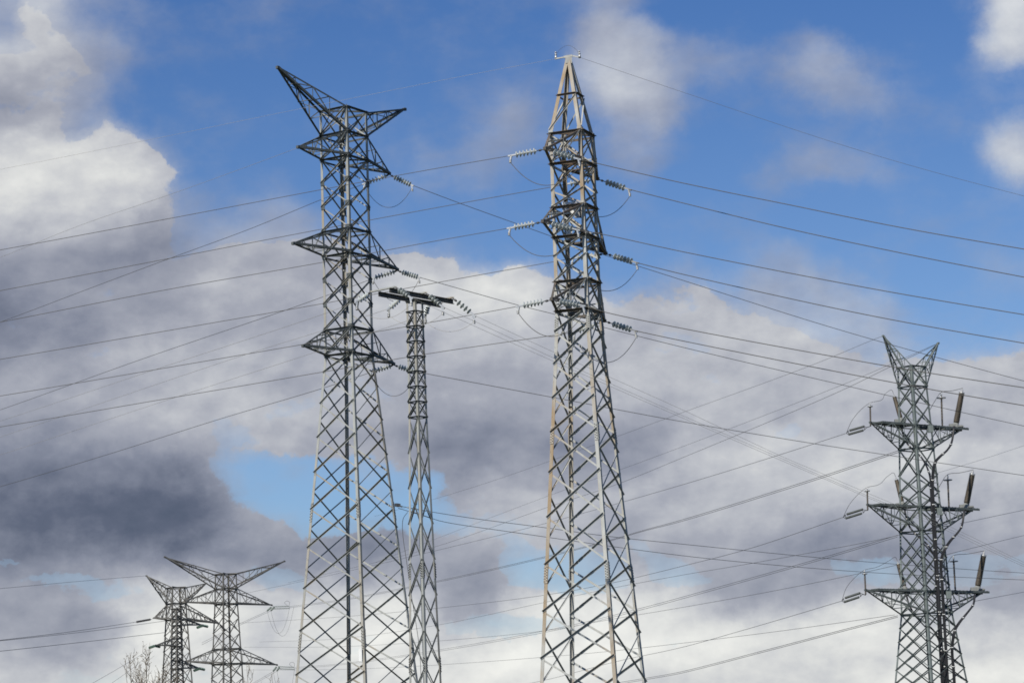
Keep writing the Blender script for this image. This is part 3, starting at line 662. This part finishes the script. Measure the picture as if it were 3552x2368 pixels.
for i in range(3):
    zt = TL[i][0]; tl = atip(T, 'left', *ltip[i]); tr = atip(T, 'right', *rtip[i]); yl, yr = tl.y, tr.y
    R1 = term(at(*rT[i][0], yr), at(*rT[i][1], yr-.3), .235, 'thick brown cable termination leaning right at the end of the %s right platform' % arms_n[i])
    L1 = term(at(*lT[i][0], 171.5), at(*lT[i][1], 172), .16, 'slim brown cable termination leaning left beside the body above the %s left arm' % arms_n[i])
    P1 = post(at(*rP[i][0], yr-.8), at(*rP[i][1], yr-.8), .085, 'tall thin post insulator with a wide ring on the %s right platform' % arms_n[i], (.28, .84))
    P2 = post(at(*lP[i][0], yl), at(*lP[i][1], yl), .075, 'thin post insulator with a small ring on the tip of the %s left arm' % arms_n[i], (.15, .85))
    span([R1, R1.lerp(P1, .5)-V((0, 0, .04)), P1, at(rP[i][1][0]-22, rP[i][1][1]+30, 172), at(rP[i][1][0]-40, rP[i][1][1]+62, 173)], .018, 'dark lead from the thick termination to the ringed post, %s right platform' % arms_n[i])
    x1, y1 = lT[i][1]; x2, y2 = lP[i][1]; (sx, sy), (ex, ey) = ts[i]
    pe = at(ex, ey, yl+1.6)
    span([L1, at(x1-8, y1-21, 172), at(x1-30, y1-10, 171), at(x2+35, y2-8, yl+.4), P2, at(x2-30, y2+22, yl+.2), at(x2-62, y2+60, yl+.7), pe], .014, 'thin arching lead from slim termination over the post, %s left arm of the right pylon' % arms_n[i])
    ps = at(sx, sy, yl); root = empty('tension_insulator', ps, 'twin grey insulator rods pulling left from the %s left arm of the %s' % (arms_n[i], NT), 'insulator', 'composite tension insulators on the right pylon')
    dv = pe-ps; sd_ = V((0, 0, 1))*.12; qv = dv.to_track_quat('Z', 'Y').to_matrix()
    for s_ in (-1, 1):
        b = MB(); ln = dv.length; prof = []
        for k in range(22): z = ln*(.12+.72*k/22); prof += [(.055, z), (.085, z+.015), (.055, z+.035)]
        b.lathe(prof, 8, ps+sd_*s_+dv*(.0 if s_ > 0 else .06), qv); b.build('composite_rod', MGD, root)
    b = MB()
    for f in (.11, .9): q = ps+dv*f; b.bar(q-sd_*1.2, q+sd_*1.2, .04, .03, V((0, 1, 0)))
    b.bar(ps, tl, .05)
    for f, g_ in ((.11, 0), (.9, 1)): q = ps+dv*f; b.bar(q-sd_, ps+dv*g_, .03); b.bar(q+sd_, ps+dv*g_, .03)
    b.build('yoke', MDK, root); TS.append(pe)
# black power cables running down the body
lead = [[(3128, 1462), (3131, 1500), (3142, 1530), (3163, 1556), (3193, 1582), (3215, 1619), (3226, 1656), (3228, 1700)],
        [(3136, 1752), (3142, 1790), (3156, 1830), (3185, 1862), (3215, 1890), (3235, 1925), (3243, 1960)],
        [(3141, 2045), (3150, 2090), (3170, 2130), (3205, 2160), (3235, 2190), (3252, 2230), (3262, 2262)]]
leadr = [[(3309, 1478), (3300, 1534), (3285, 1560), (3259, 1582), (3241, 1604), (3234, 1640), (3233, 1700)],
         [(3344, 1770), (3335, 1822), (3322, 1843), (3292, 1874), (3277, 1895), (3262, 1925), (3256, 1960)],
         [(3381, 2062), (3374, 2094), (3358, 2115), (3320, 2158), (3303, 2185), (3293, 2230), (3290, 2262)]]
def drop(x, y): return [(x+(yy_-y)*.057, yy_) for yy_ in range(int(y)+60, 2460, 90)]
cn = 0
for i in range(3):
    for sidei, P_ in ((0, lead[i]), (1, leadr[i])):
        for dup_ in ((0, 1) if sidei else (0,)):
            off = 5*dup_*(1)
            pp = [(x+off*(.4 if k < 3 else 1), y) for k, (x, y) in enumerate(P_)]; last = pp[-1]
            Yc = [171 if not sidei else 170.5]; pts = []
            full = pp+drop(*last)
            for k, (x, y) in enumerate(full): pts.append(at(x+i*6*(1 if k >= len(pp) else k/len(pp)), y, 168.9-.02*i-.01*dup_+max(0, 1.6-(k*.4))))
            nm = 'left' if not sidei else 'right'
            lab = 'black power cable curving down from the %s %s termination' % (arms_n[i], nm)
            if sidei: lab = 'one of two black power cables curving down from the %s right termination' % arms_n[i]
            b = MB(); b.tube(smooth(pts, 5), .062 if sidei == 0 else .055, 7)
            sp_ = smooth(pts, 5); b.split = len(b.f)
            for k in range(6, len(sp_)-1, 7): b.tube([sp_[k], sp_[k]+(sp_[k+1]-sp_[k]).normalized()*.07], .08, 8)
            tag(b.build('power_cable', (MB_, MFIT), None, pts[0].copy()), lab, 'cable', 'black power cables on the right pylon')
# cable ladder beside the cables
b = MB()
for s_ in (-9, 25):
    b.bar(at(3233+s_*.7, 1640, 169.3), at(3283+s_*1.3, 2450, 169.3), .06)
for k in range(34): f = k/34; y = 1650+800*f; x = 3234+50*f; b.bar(at(x-8-4*f, y, 169.2), at(x+20+8*f, y, 169.2), .05, .04)
b.build('cable_ladder', MT, rt)

# ================================================================== distant towers D, E, F
D = Tower(-48.912, 420, -7.46, [(37.07, 1.88), (32.14, 2.02), (22.27, 2.6), (0, 3.7)]); ND = 'distant wide horned pylon'
rd = empty('lattice_pylon', D.b, 'distant dark pylon with very wide swept horns and grey green insulators', 'pylon')
legs(D, rd, [37.07, 32.14, 22.27, 0], .24, MF)
zD = [37.07, 34.64, 32.14, 29.8, 27.3, 24.71, 22.27, 19.9, 17.4, 14.8, 12, 9, 6, 3]
for f in FACES: xface(D, rd, f, zD, .105, MF, .03, 'bracing', one=True)
horiz(D, rd, [37.07, 34.64, 32.14, 24.71, 22.27], .18, MF, .03)
gussets(D, rd, [34.64, 32.14, 24.71, 22.27], .5, MF, 'LNR')
for side, pts in (('left', [(569, 1931), (627, 2089), (640, 2294)]), ('right', [(989, 1946), (945, 2099), (963, 2306)])):
    for (px, py), (zt, zb), nm in zip(pts, [(37.07, 34.64), (34.64, 32.14), (24.71, 22.27)], ['earth_wire_horn', 'cross_arm', 'cross_arm']):
        arm(D, rd, side, zt, zb, atip(D, side, px, py), .16, MF, 3, nm, None, .5)
E_ = Tower(at(612, 2140, 372).x, 372, -15, [(33.9, 1.62), (29.5, 1.85), (0, 2.9)])
zE = lambda y: at(612, y, 372).z
E_.prof = [(zE(2037), 1.52), (zE(2150), 1.78), (zE(2368), 2.45), (0, 3.3)]
re_ = empty('lattice_pylon', E_.b, 'distant brownish pylon with shorter horns, overlapping the left arms of the wide horned one', 'pylon')
legs(E_, re_, [zE(2037), zE(2150), zE(2368), 0], .22, MF)
z0 = zE(2037); zl = [z0-2.35*i for i in range(14)]
for f in FACES: xface(E_, re_, f, zl, .09, MF, .03, 'bracing', one=True)
horiz(E_, re_, [z0, zE(2092), zE(2148)], .15, MF, .03)
arm(E_, re_, 'left', z0, zE(2094), atip(E_, 'left', 506, 1996), .14, MF, 3, 'earth_wire_horn', None, .6)
arm(E_, re_, 'right', z0, zE(2094), atip(E_, 'right', 718, 2022), .14, MF, 3, 'earth_wire_horn', None, .6)
arm(E_, re_, 'left', zE(2096), zE(2148), atip(E_, 'left', 531, 2144), .15, MF, 3, 'cross_arm', None, .6)
arm(E_, re_, 'right', zE(2096), zE(2148), atip(E_, 'right', 762, 2163), .16, MF, 4, 'cross_arm', None, .6)
zF = lambda y: at(612, y, 300).z
F_ = Tower(at(614, 2240, 300).x, 300, 5, [(zF(2110), .62), (zF(2250), .68), (zF(2368), .76), (0, 1.1)])
rf = empty('lattice_mast', F_.b, 'narrow densely braced mast with green insulators, seen inside the distant brownish pylon', 'mast')
legs(F_, rf, [zF(2110), zF(2368), 0], .14, MF)
zl = [zF(2110)-.62*i for i in range(30)]
for f in FACES: xface(F_, rf, f, zl, .075, MF, .02, 'bracing', one=True)
horiz(F_, rf, [zF(2110), zF(2168), zF(2213), zF(2240), zF(2290), zF(2318)], .1, MF, .02)
fa = [('right', 2138, 2168, (704, 2168), 'top right'), ('left', 2213, 2240, (538, 2238), 'left'), ('right', 2290, 2318, (693, 2317), 'lower right')]
for side, yt, yb, tp, nm in fa:
    t = atip(F_, side, *tp); arm(F_, rf, side, zF(yt), zF(yb), t, .11, MF, 2, 'cross_arm', None, .6)
    for k, (dx, dy, Yd) in enumerate(((-18, 8, -1.), (14, 4, 1.))):
        istring(t, at(tp[0]+dx*1.2, tp[1]+dy, t.y+Yd), 5, 'green insulator string pointing %s at the %s arm tip of the narrow mast' % (('left', 'right')[k], nm), .05, .95, DISCG, 'green glass insulator strings', 1.1, False)
for i, (tp, e1, prs) in enumerate((((945, 2100), (1005, 2101), ((927, 2117), (940, 2116))), ((963, 2307), (1022, 2313), ((948, 2326), (961, 2325))))):
    t = atip(D, 'right', *tp); n_ = ('upper', 'lower')[i]
    for k in (0, 1):
        istring(t+V((0, 0, -.15-.35*k)), at(e1[0], e1[1]+7*k, t.y+.6), 16, 'two long green insulator strings, %s right arm of the %s' % (n_, ND), .04, .98, DISCY, 'grey-green strings on the %s right arm of the distant wide-horned pylon' % n_, 1.05, False)
    for k, pr in enumerate(prs):
        istring(t+V((-.2+.5*k, 0, -.2)), at(*pr, t.y-3.2), 10, 'short %s green insulator string under the %s right arm of the %s' % (('left', 'right')[k], n_, ND), .05, .95, DISCY, 'grey-green strings on the %s right arm of the distant wide-horned pylon' % n_, 1.05, False)
        hang(at(pr[0], pr[1]+2, t.y-3), at(e1[0]+(14 if k else 0), e1[1]+2, t.y+.6), at(940, (2198, 2440)[i]+10*k, t.y).z, '%s drooping jumper loop under the %s right arm of the %s' % (('shorter', 'longer')[k], n_, ND), .02)
    span([at(e1[0]-2, e1[1]-2, t.y+.5), at(e1[0]-1, e1[1]-14, t.y+.5), at(e1[0]-10, e1[1]-18, t.y+.4), at(e1[0]-18, e1[1]-12, t.y+.3), at(e1[0]-8, e1[1]-2, t.y+.3)], .025, 'small wire loop on the string end, %s right arm of the %s' % (n_, ND))
istring(at(527, 2146, 369), at(471, 2156, 371), 14, 'long dark insulator string on the left arm of the distant brownish pylon', .08, .95, DISCK, 'dark strings on the brownish pylon', 1.05, False)
istring(at(763, 2165, 375), at(781, 2187, 372), 6, 'short insulator string on the right arm of the distant brownish pylon', .05, .95, DISCK, 'dark strings on the brownish pylon', 1.05, False)

# ================================================================== wires
WG = 'overhead wires'
NBs, NAs = 'the '+NB, 'the '+NA
wl = 'grey conductor running left from the %s %s arm of '+NBs
wire([(0, 588), (499, 489), (1040, 378), (1620, 262), (1925, 205)], 103, 96.2, 'hair-thin earth wire running left from the pointed peak of '+NBs, .0048, MWB)
for px, nm in (([(0, 867), (604, 755), (1184, 645), (1500, 587), (1772, 540)], 'top left'), ([(0, 1008), (600, 894), (1184, 782), (1627, 700), (1963, 640)], 'top right'),
               ([(0, 1117), (565, 1007), (1118, 910), (1500, 838), (1768, 791)], 'middle left'), ([(0, 1246), (544, 1153), (1118, 1053), (1627, 960), (1986, 896)], 'middle right'),
               ([(0, 1373), (554, 1279), (1058, 1193), (1486, 1119), (1799, 1062)], 'lowest left'), ([(0, 1480), (625, 1374), (1118, 1290), (1476, 1228), (1993, 1152)], 'lowest right')):
    wire(px, 104, 96.5, 'grey conductor running left from the %s arm of %s' % (nm, NBs), .0125)
wire([(0, 893), (277, 782), (589, 675), (820, 592), (1033, 513)], 150, A.b.y-2.5, 'hair-thin wire running left from the top left arm tip of '+NAs, .008, MWB)
for i, px in enumerate(([(0, 1117), (322, 996), (584, 898), (872, 792), (1133, 685), (1264, 638)], [(0, 1421), (504, 1241), (992, 1075), (1226, 991), (1296, 965)], [(0, 1687), (365, 1578), (771, 1450), (1113, 1348), (1286, 1291)])):
    wire(px, 160, tipsA[i].y+.35, 'conductor falling steeply left from the %s right arm of %s' % (nm3[i], NAs), .013)
for i, px in enumerate(([(1428, 642), (1597, 706), (1786, 774), (1897, 814), (2101, 886), (2368, 972), (2801, 1110), (3055, 1185), (3552, 1321)],
                        [(1452, 961), (1793, 1057), (1929, 1091), (2098, 1136), (2368, 1204), (3093, 1374), (3552, 1477)],
                        [(1444, 1289), (1914, 1377), (2368, 1462), (2836, 1540), (3063, 1575), (3552, 1648)])):
    wire(px, tipsA[i].y-.3, 128, 'conductor descending right from the %s right arm of %s' % (nm3[i], NAs), .014)
for i, px in enumerate(([(0, 1460), (554, 1276), (1128, 1087), (1240, 1045)], [(0, 1515), (856, 1228), (1123, 1145), (1350, 1070)], [(0, 1577), (610, 1377), (1078, 1226), (1300, 1150), (1476, 1092)])):
    wire(px, 140, CL[i][0].y, 'faint thin wire running left from the %s of the twin beam crossarm' % ('left end', 'middle', 'right end')[i], .0065, MWB)
for i, px in enumerate(([(1424, 1031), (1700, 1155), (1914, 1250), (2368, 1449), (2670, 1579), (2841, 1652), (3023, 1730), (3275, 1835), (3552, 1964)],
                        [(1534, 1063), (1700, 1139), (1914, 1238), (2368, 1441), (2688, 1579), (2846, 1648), (3030, 1727), (3290, 1833), (3552, 1957)],
                        [(1642, 1092), (1917, 1219), (2368, 1421), (2705, 1579), (2855, 1643), (3040, 1722), (3300, 1828), (3552, 1949)])):
    wire(px, CL[i][1].y, 102, 'thin pale wire falling right from the %s bracket of the twin beam crossarm' % pos3[i], .0055, MWB)
wire([(2012, 200), (2368, 320), (2907, 499), (3200, 586), (3552, 680)], 95.8, 84, 'hair-thin earth wire running right from the pointed peak of '+NBs, .006)
for px, nm in (([(2008, 552), (2076, 568), (2368, 635), (2740, 711), (3119, 788), (3552, 864)], 'top left'), ([(2182, 657), (2368, 704), (2711, 788), (3119, 876), (3552, 961)], 'top right'),
               ([(2004, 797), (2097, 814), (2368, 873), (3013, 999), (3552, 1091)], 'middle left'), ([(2208, 911), (2368, 951), (2998, 1090), (3552, 1190)], 'middle right'),
               ([(2024, 1060), (2097, 1082), (2368, 1139), (3113, 1275), (3552, 1344)], 'lowest left'), ([(2204, 1147), (2368, 1182), (3119, 1330), (3552, 1406)], 'lowest right')):
    wire(px, 95, 84, 'dark conductor running right from the %s arm of %s' % (nm, NBs), .0155)
# wires of the right pylon, going back to the left
far = [([(1300, 1790), (1700, 1670), (2368, 1430), (2821, 1264), (3041, 1173), (3061, 1166)], 'hair-thin earth wire falling left from the left horn of the '+NT, .012, 330),
       ([(1000, 2020), (1506, 1896), (1914, 1753), (2131, 1682), (2388, 1578), (2912, 1357), (3083, 1274), (3253, 1192)], 'wire falling left, lower of two, from the right horn of the '+NT, .016, 400),
       ([(1300, 1950), (1800, 1757), (2368, 1548), (2922, 1334), (3100, 1258), (3253, 1190)], 'wire falling left, upper of two, from the right horn of the '+NT, .012, 360),
       ([(826, 2062), (1184, 1985), (1506, 1910), (1889, 1815), (2368, 1680), (2706, 1576), (2936, 1502)], 'conductor running far left from the top left arm rods of the '+NT, .017, 420),
       ([(826, 2160), (1184, 2138), (1516, 2108), (1874, 2065), (2116, 2022), (2368, 1962), (2605, 1900), (2925, 1793)], 'conductor running far left from the middle left arm rods of the '+NT, .017, 420),
       ([(1300, 2440), (1839, 2368), (2141, 2292), (2368, 2243), (2544, 2194), (2750, 2134), (2920, 2083)], 'conductor running far left from the lowest left arm rods of the '+NT, .017, 400),
       ([(1005, 2102), (1184, 2078), (1511, 2015), (1879, 1932), (2126, 1869), (2232, 1838), (2368, 1801), (2841, 1654), (3063, 1580), (3140, 1554)], 'upper wire of the twin line reaching the right hand pylon under its top arm', .02, 420),
       ([(1005, 2106), (1184, 2082), (1511, 2019), (1879, 1936), (2126, 1872), (2232, 1841), (2368, 1806), (2841, 1660), (3063, 1586), (3140, 1560)], 'lower wire of the twin line reaching the right hand pylon under its top arm', .02, 420),
       ([(900, 2225), (1184, 2213), (1521, 2166), (1879, 2090), (2136, 2036), (2368, 1993), (2610, 1952), (3023, 1876), (3130, 1852)], 'single wire just above the twin line to the middle arm of the right hand pylon', .015, 420),
       ([(1024, 2313), (1184, 2300), (1537, 2250), (1990, 2165), (2257, 2099), (2368, 2069), (2852, 1933), (3113, 1855)], 'upper wire of the twin line reaching the right hand pylon under its middle arm', .017, 420),
       ([(1024, 2317), (1184, 2304), (1537, 2255), (1990, 2171), (2257, 2105), (2368, 2075), (2852, 1939), (3113, 1861)], 'lower wire of the twin line reaching the right hand pylon under its middle arm', .017, 420),
       ([(846, 2243), (1184, 2241), (1527, 2221), (1889, 2186), (2141, 2143), (2368, 2105), (2700, 2045), (2998, 1984), (3125, 1955)], 'single wire passing below the middle left arm of the '+NT, .015, 420),
       ([(846, 2322), (1184, 2320), (1527, 2304), (2066, 2262), (2368, 2229), (2730, 2184), (3104, 2131)], 'nearly level single wire reaching the right hand pylon under its lowest arm', .015, 420),
       ([(1600, 2440), (1950, 2395), (2272, 2345), (2368, 2327), (2660, 2252), (2900, 2189), (3114, 2134)], 'upper wire of the twin line reaching the right hand pylon under its lowest arm', .02, 380),
       ([(1600, 2446), (1950, 2401), (2272, 2350), (2368, 2332), (2660, 2257), (2900, 2194), (3114, 2139)], 'lower wire of the twin line reaching the right hand pylon under its lowest arm', .02, 380)]
for px, lab, rad, Yf in far: wire(px, Yf, 173.5, lab, rad)
wire([(3330, 1815), (3552, 1768)], 178, 240, 'thin wire leaving the frame at the right just above the middle right platform struts', .016)
wire([(3285, 1922), (3420, 1888), (3552, 1856)], 176, 240, 'thin wire rising to the right between the middle and lowest right platforms', .016)
wire([(3380, 2084), (3552, 2052)], 178, 240, 'thin wire leaving to the right from under the lowest right platform', .016)
wire([(3250, 1640), (3400, 1595), (3552, 1545)], 178, 250, 'very faint wire rising right beyond the top right platform', .01)
# the pair fixed low on tower A
for px, lab in (([(1378, 1752), (1461, 1768), (1637, 1796), (1884, 1828), (2111, 1859), (2368, 1886), (2852, 1934), (3290, 1969), (3552, 1986)], 'upper of two wires fixed low on the right leg of '+NAs),
                ([(1381, 1761), (1486, 1793), (1537, 1808), (1788, 1846), (2368, 1926), (2751, 1964), (3113, 1990), (3552, 2010)], 'lower of two wires fixed low on the right leg of '+NAs)):
    wire(px, 110.5, 150, lab, .013)
for p, q, lab in (((1390, 1755), (1475, 1771), 'upper'), ((1392, 1760), (1500, 1798), 'lower')):
    b = MB(); P0, P1 = at(*p, 110.4), at(*q, 112.4); b.tube([P0.lerp(P1, .25), P1], .022, 6); o = b.build('line_grip', MWB, None, P0); tag(o, 'pale grip sleeve on the %s of two wires low on %s' % (lab, NAs), 'grip')
b = MB(); b.bar(at(1374, 1750, 110.8), at(1384, 1752, 110.3), .14, .14); b.bar(at(1381, 1752, 110.3), at(1396, 1757, 110.3), .06); b.build('wire_bracket', MDK, ra)
span([at(1414, 1775, 110.3), at(1398, 1800, 110.6), at(1397, 1850, 110.8), at(1408, 1930, 110.8), at(1425, 2050, 110.8), at(1455, 2250, 110.8), at(1462, 2400, 110.8)], .012, 'thin cable dropping down beside the right leg of '+NAs, name='drop_cable', group='drop cables', cat='cable')
# left side wires to the distant towers
wire([(0, 2040), (250, 2017), (489, 1997), (506, 1996)], 300, 368, 'hair-thin earth wire running left from the left horn of the distant brownish pylon', .02)
wire([(0, 2219), (250, 2189), (471, 2156)], 300, 371, 'upper wire running left from the dark string of the distant brownish pylon', .03)
wire([(0, 2221), (300, 2189), (574, 2152)], 300, 374, 'second wire just below the dark string wire, left of the distant brownish pylon', .026)
wire([(0, 2257), (300, 2224), (574, 2192)], 300, 374, 'lowest wire at the left edge, running level to the distant brownish pylon', .03)
wire([(300, 2380), (420, 2311), (500, 2262), (515, 2250)], 262, 299, 'wire falling left, upper one, from the left arm of the narrow braced mast', .018)
wire([(340, 2400), (420, 2345), (470, 2308), (530, 2256)], 262, 299, 'wire falling left, lower one, from the left arm of the narrow braced mast', .016)
for i, (x, y) in enumerate(((927, 2118), (940, 2117))): wire([(700, 2228+7*i), (838, 2159+5*i), (x, y)], 395, 416.8, '%s wire descending left from the upper right arm of the %s' % (('upper', 'lower')[i], ND), .022)
for i, (x, y) in enumerate(((948, 2327), (961, 2326))): wire([(760, 2430), (880, 2366+5*i), (x, y)], 395, 416.8, '%s wire descending left from the lower right arm of the %s' % (('upper', 'lower')[i], ND), .022)

# ================================================================== bare saplings at the bottom left
MBD = mat('seed_head', (.24, .19, .11), .9, 0, (.15, .12, .07), 30, stretch=(1, 1, 1))
def sapling(px, py, Y, seed, lab, dens=1.):
    rnd = random.Random(seed); top = at(px, py, Y); base = V((top.x+rnd.uniform(-.3, .3), Y, 0)); root = empty('bare_sapling', base, lab, 'sapling', 'bare saplings at the bottom left')
    tr = MB(); H = top.z; pts = [base.lerp(top, f)+V((sin(f*7+seed)*.04, 0, 0)) for f in [i/14 for i in range(15)]]
    tr.tube(pts, .035, 6, True, lambda t: 1-.93*t); tr.build('trunk', MBRK, root)
    br = MB(); bd_ = MB()
    nB = int(26*dens)
    for i in range(nB):
        f = .35+.63*i/nB; p = base.lerp(top, f)+V((sin(f*7+seed)*.04, 0, 0)); a = rnd.uniform(0, 2*pi); ln = (1-f)*H*.38*rnd.uniform(.6, 1.3)+.1
        d = V((cos(a), sin(a), 1.6)).normalized(); q = [p+d*ln*t+V((0, 0, .25*ln*t*t))+V((cos(a), sin(a), 0))*.03*sin(5*t) for t in (0, .35, .7, 1)]
        br.tube(q, .0075, 4, True, lambda t: 1-.75*t)
        for k in range(3+int(ln*5)):
            t = rnd.uniform(.2, 1); s = q[0].lerp(q[3], t); e = s+V((rnd.uniform(-1, 1), rnd.uniform(-1, 1), rnd.uniform(.5, 1.6))).normalized()*rnd.uniform(.08, .22)
            br.tube([s, s.lerp(e, .5)+V((.008, 0, 0)), e], .0042, 4, True, lambda t: 1-.6*t)
            if rnd.random() < .55:
                c = e; d2 = V((rnd.uniform(-1, 1), rnd.uniform(-1, 1), rnd.uniform(-.3, 1))).normalized()*.022; s2 = d2.orthogonal().normalized()*.008
                i0 = bd_.ring([c-d2, c+s2, c+d2, c-s2]); bd_.cap(i0); i0 = bd_.ring([c-d2, c+s2.cross(d2).normalized()*.008, c+d2, c-s2.cross(d2).normalized()*.008]); bd_.cap(i0)
    br.build('branches', MBRK, root); bd_.build('buds', MBD, root)
for i, (px, py, Y, dn, lab) in enumerate(((455, 2262, 46, .9, 'bare sapling with few twigs, leftmost of the bottom left saplings'), (514, 2238, 48, 1.2, 'tallest straight bare sapling, just left of the distant brownish pylon'),
    (487, 2312, 44, .9, 'short bare sapling between the leftmost and the tallest one'), (572, 2300, 50, 1.3, 'bushy bare sapling across the left leg of the distant brownish pylon'),
    (600, 2335, 45, 1., 'low bare sapling at the foot of the narrow braced mast'), (548, 2330, 47, 1.1, 'low bare sapling between the tallest sapling and the brownish pylon'),
    (857, 2300, 52, .6, 'very thin bare sapling right of the distant wide horned pylon'), (950, 2335, 52, .5, 'short thin bare sapling below the lower right arm of the wide horned pylon'))):
    sapling(px, py, Y, i+3, lab, dn)

for o in ROOTS:
    if '_o' in o: del o['_o']
for o in bpy.data.objects:
    for k in list(o.keys()):
        if k.startswith('_'): del o[k]
